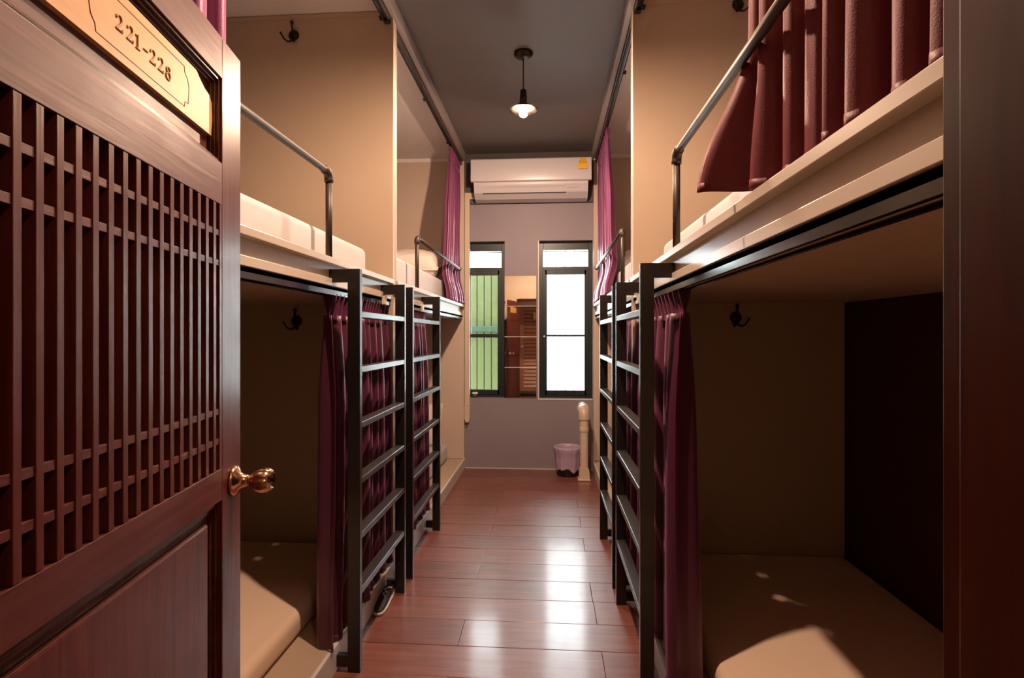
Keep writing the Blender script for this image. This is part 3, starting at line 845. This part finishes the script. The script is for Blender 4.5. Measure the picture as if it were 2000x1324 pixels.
for (y, w, h, zl) in ((-.125, .012, .020, .014), (-.115, .022, .030, .012), (-.085, .029, .040, .012), (-.045, .031, .052, .012), (.0, .029, .070, .012), (.045, .026, .080, .012), (.085, .025, .082, .012), (.108, .020, .078, .012), (.116, .010, .060, .014)):
    sec.append([(w*math.cos(a)*(1 - .25*max(0, math.sin(a))), y, zl + (h - zl)*.5 + (h - zl)*.5*math.sin(a)) for a in [2*PI*q/14 for q in range(14)]])
    sole.append([(w*1.08*cx_, y*1.03, cz) for cx_, cz in ((-1, 0.0), (1, 0.0), (1.02, .016), (-1.02, .016))])
loft(sec, 'upper', 'shoe', sh)
loft(sole, 'sole', 'shoe_white', sh)
MB().tube([(.012, -.03, .058), (-.004, -.015, .067), (.012, .0, .073), (-.006, .012, .078), (.020, .03, .082), (.026, .05, .070), (.022, .06, .050)], .0035, 6).build('laces', 'shoe_white', sh, True)

# ------------------------------------------------------------------ open door leaf (local x from free edge towards the hinge, local y out of the face)
DA = math.radians(10)
dr = thing('door_1', 'dark red wooden door with lattice and number plate, swung open on the left', 'door', (-0.642, 1.078, 0.006), math.radians(-80))
del dr['category']; dr['kind'] = 'structure'
DW, DT, DTH = 0.752, 1.765, 0.036
SW = 0.0885
zr = lambda z: z - 0.006
MB().box(0, SW, -DTH, 0, zr(.006), zr(1.771), .0015).build('stile', 'door', dr)
MB().box(DW - SW, DW, -DTH, 0, zr(.006), zr(1.771), .0015).build('stile', 'door', dr)
for (a, c) in ((1.693, 1.771), (1.450, 1.530), (0.885, 0.945), (0.006, 0.130)):
    MB().box(SW, DW - SW, -DTH, 0, zr(a), zr(c), .0008).build('rail', 'door_h', dr)
# lattice
for k in range(19):
    t_ = 0.1185 + 0.0303*k - 0.0
    if t_ + .006 < DW - SW:
        MB().box(t_ - .0057, t_ + .0057, -.020, -.0005, zr(.946), zr(1.449), .0006).build('lattice_slat', 'door', dr)
for z in (1.395, 1.338, 1.055, 0.999):
    MB().box(SW, DW - SW, -.019, -.0018, zr(z - .0055), zr(z + .0055), .0004).build('lattice_bar', 'door_h', dr)
MB().box(SW, SW + .0095, -.022, -.0006, zr(.945), zr(1.45)).build('lattice_edge', 'door', dr)
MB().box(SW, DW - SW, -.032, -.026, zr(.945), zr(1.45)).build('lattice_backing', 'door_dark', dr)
# upper panel with stepped moulding
def frame(name, x0, x1, z0, z1, w, d0, d1, mat, par):
    return MB().box(x0, x1, d0, d1, zr(z0), zr(z0 + w), .0006).box(x0, x1, d0, d1, zr(z1 - w), zr(z1), .0006)\
        .box(x0, x0 + w, d0, d1, zr(z0 + w), zr(z1 - w), .0006).box(x1 - w, x1, d0, d1, zr(z0 + w), zr(z1 - w), .0006).build(name, mat, par)
up = MB().box(SW, DW - SW, -.030, -.020, zr(1.530), zr(1.693)).build('upper_panel', 'door_h', dr)
frame('moulding', SW, DW - SW, 1.530, 1.693, .006, -.030, -.004, 'mould', up)
frame('moulding', SW + .006, DW - SW - .006, 1.536, 1.687, .005, -.030, -.009, 'mould', up)
frame('moulding', SW + .011, DW - SW - .011, 1.541, 1.682, .005, -.030, -.014, 'mould', up)
# lower panel with bevelled frame
lp = MB().box(SW, DW - SW, -.030, -.019, zr(.130), zr(.885)).build('lower_panel', 'door', dr)
frame('moulding', SW, DW - SW, .130, .885, .010, -.030, -.008, 'mould', lp)
frame('moulding', SW + .010, DW - SW - .010, .140, .875, .010, -.030, -.014, 'mould', lp)
MB().box(SW + .036, DW - SW - .036, -.019, -.009, zr(.166), zr(.852), .005).build('raised_field', 'door', lp)
# number plate
pl = MB()
R_, L_ = 0.103, 0.545
zt_, zb_ = zr(1.671), zr(1.576)
pts = [(R_ + .004, zb_), (L_ - .004, zb_), (L_, zb_ + .012), (L_ - .006, zb_ + .03), (L_, zt_ - .03), (L_ - .010, zt_ - .008), (L_ - .03, zt_),
       (R_ + .062, zt_), (R_ + .050, zt_ - .008), (R_ + .030, zt_ - .018), (R_ + .012, zt_ - .022), (R_ + .002, zt_ - .034), (R_, zb_ + .030), (R_ + .003, zb_ + .012)]
pl.prism(pts, 'y', -.020, -.012)
plate = pl.build('number_plate', 'plate', dr); plate['label'] = 'honey coloured wooden plate carved with 221-228'
# carved border line with notched corners
cz = zr(1.6225); hz_ = .034; cxp = 0.320; hx_ = .126
q = .010
bp_ = []
def corner(sx, sz):
    pass
outline = [(cxp - hx_ + .014, cz + hz_), (cxp + hx_ - .014, cz + hz_), (cxp + hx_ - .012, cz + hz_ - .008), (cxp + hx_ - .002, cz + hz_ - .016), (cxp + hx_ + .003, cz + .006), (cxp + hx_ - .002, cz - hz_ + .018),
           (cxp + hx_ - .010, cz - hz_ + .010), (cxp + hx_ - .012, cz - hz_), (cxp - hx_ + .014, cz - hz_), (cxp - hx_ + .012, cz - hz_ + .009), (cxp - hx_ + .001, cz - hz_ + .010), (cxp - hx_ - .002, cz + .004), (cxp - hx_ + .004, cz + hz_ - .016), (cxp - hx_ + .013, cz + hz_ - .010)]
MB().tube([(x, -.0120, z) for x, z in outline + outline[:1]], .0007, 6).build('border_line', 'plate_line', plate)
# digits: strokes in a unit cell (x to the reader's right, z up)
def arc(cx_, cz_, rx, rz_, a0, a1, nn=12):
    return [(cx_ + rx*math.cos(math.radians(a0 + (a1 - a0)*i/nn)), cz_ + rz_*math.sin(math.radians(a0 + (a1 - a0)*i/nn))) for i in range(nn + 1)]
STROKES = {
    '2': [arc(0, .36, .31, .40, 175, -32) + [(.06, -.22), (-.34, -.74)], [(-.34, -.74), (.36, -.74), (.40, -.50)], [(-.32, .40), (-.26, .46)]],
    '1': [[(-.22, .58), (0, .78), (0, -.72)], [(-.22, -.74), (.24, -.74)]],
    '-': [[(-.26, 0), (.26, 0)]],
    '8': [arc(0, .40, .27, .34, 0, 360, 16), arc(0, -.36, .34, .42, 0, 360, 16)],
}
H2 = 0.0135
for ch, tx, tz in (('2', .3866, 1.6270), ('2', .3620, 1.6262), ('1', .3435, 1.6245), ('-', .3235, 1.6225), ('2', .3050, 1.6225), ('2', .2825, 1.6220), ('8', .2604, 1.6190)):
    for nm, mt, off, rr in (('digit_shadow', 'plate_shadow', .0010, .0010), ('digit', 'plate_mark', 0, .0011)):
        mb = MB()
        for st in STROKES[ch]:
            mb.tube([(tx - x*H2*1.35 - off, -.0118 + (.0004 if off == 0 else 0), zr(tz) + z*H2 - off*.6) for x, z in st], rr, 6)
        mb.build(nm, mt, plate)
# knob: rosette, neck and fluted tulip head on both faces
KT, KZ = 0.034, zr(.9065)
for s in (1, -1):
    base = 0 if s > 0 else -DTH
    kn = MB().lathe([(.030, 0), (.031, s*.004), (.027, s*.008), (.016, s*.014), (.012, s*.024), (.010, s*.030)], (KT, base, KZ), 'y', 28).build('door_knob', 'brass', dr, True)
    MB().lathe([(.009, s*.029), (.013, s*.034), (.021, s*.044), (.0245, s*.055), (.0235, s*.066), (.0185, s*.075), (.0165, s*.0755), (.012, s*.070), (.001, s*.068)], (KT, base, KZ), 'y', 64, 0.09, 10).build('knob_head', 'brass', kn, True)
MB().box(-.0008, .0005, -.030, -.006, KZ - .05, KZ + .05).build('latch_plate', 'brass', dr)
for z in (.25, .90, 1.52):
    MB().tube([(DW + .003, -.004, z - .04), (DW + .003, -.004, z + .04)], .005, 10).build('hinge', 'brass', dr)

# ------------------------------------------------------------------ louvred door across the hallway (seen in the mirror)
ld = thing('door_2', 'chestnut louvred door across the hallway, seen in the mirror', 'door', (-0.2, -1.2, 0.0))
del ld['category']; ld['kind'] = 'structure'
MB().box(-.40, -.318, 0.001, .040, .02, 1.76, .002).build('stile', 'hall_door', ld)
MB().box(.318, .40, 0.001, .040, .02, 1.76, .002).build('stile', 'hall_door', ld)
MB().box(-.318, .318, 0.001, .040, 1.70, 1.76, .002).build('rail', 'hall_door', ld)
MB().box(-.318, .318, 0.001, .040, .02, .14, .002).build('rail', 'hall_door', ld)
for k in range(21):
    z = .145 + k*.0742
    MB().prism([(.006, z + .062), (.012, z + .070), (.038, z + .012), (.032, z + .004)], 'x', -.3175, .3175).build('louvre_slat', 'hall_door', ld)
MB().box(-.318, .318, 0.0015, .006, .14, 1.70).build('backing', 'hall_door', ld)
MB().box(-.125, -.03, .040, .046, 1.52, 1.665, .001).build('number_tag', 'plate', ld)
MB().lathe([(.024, 0), (.024, .006), (.010, .012), (.010, .03), (.024, .04), (.026, .055), (.014, .066)], (-.345, .040, .97), 'y', 20).build('knob', 'white_trim', ld, True)
struct(MB().box(-.70, -.605, -1.1995, -1.15, 0, 1.80, .003).box(.205, .30, -1.1995, -1.15, 0, 1.80, .003).box(-.605, .205, -1.1995, -1.15, 1.765, 1.80, .003).build('trim_6', 'hall_door'))
st_ = thing('step', 'dark green low step before the louvred hallway door, seen in the mirror', 'step', (-.28, -1.0, 0.002))
MB().box(-.33, .33, -.10, .14, .06, .085, .004).build('tread', 'bench', st_)
MB().box(-.31, -.28, -.09, .13, 0, .06).build('side', 'bench', st_); MB().box(.28, .31, -.09, .13, 0, .06).build('side', 'bench', st_)
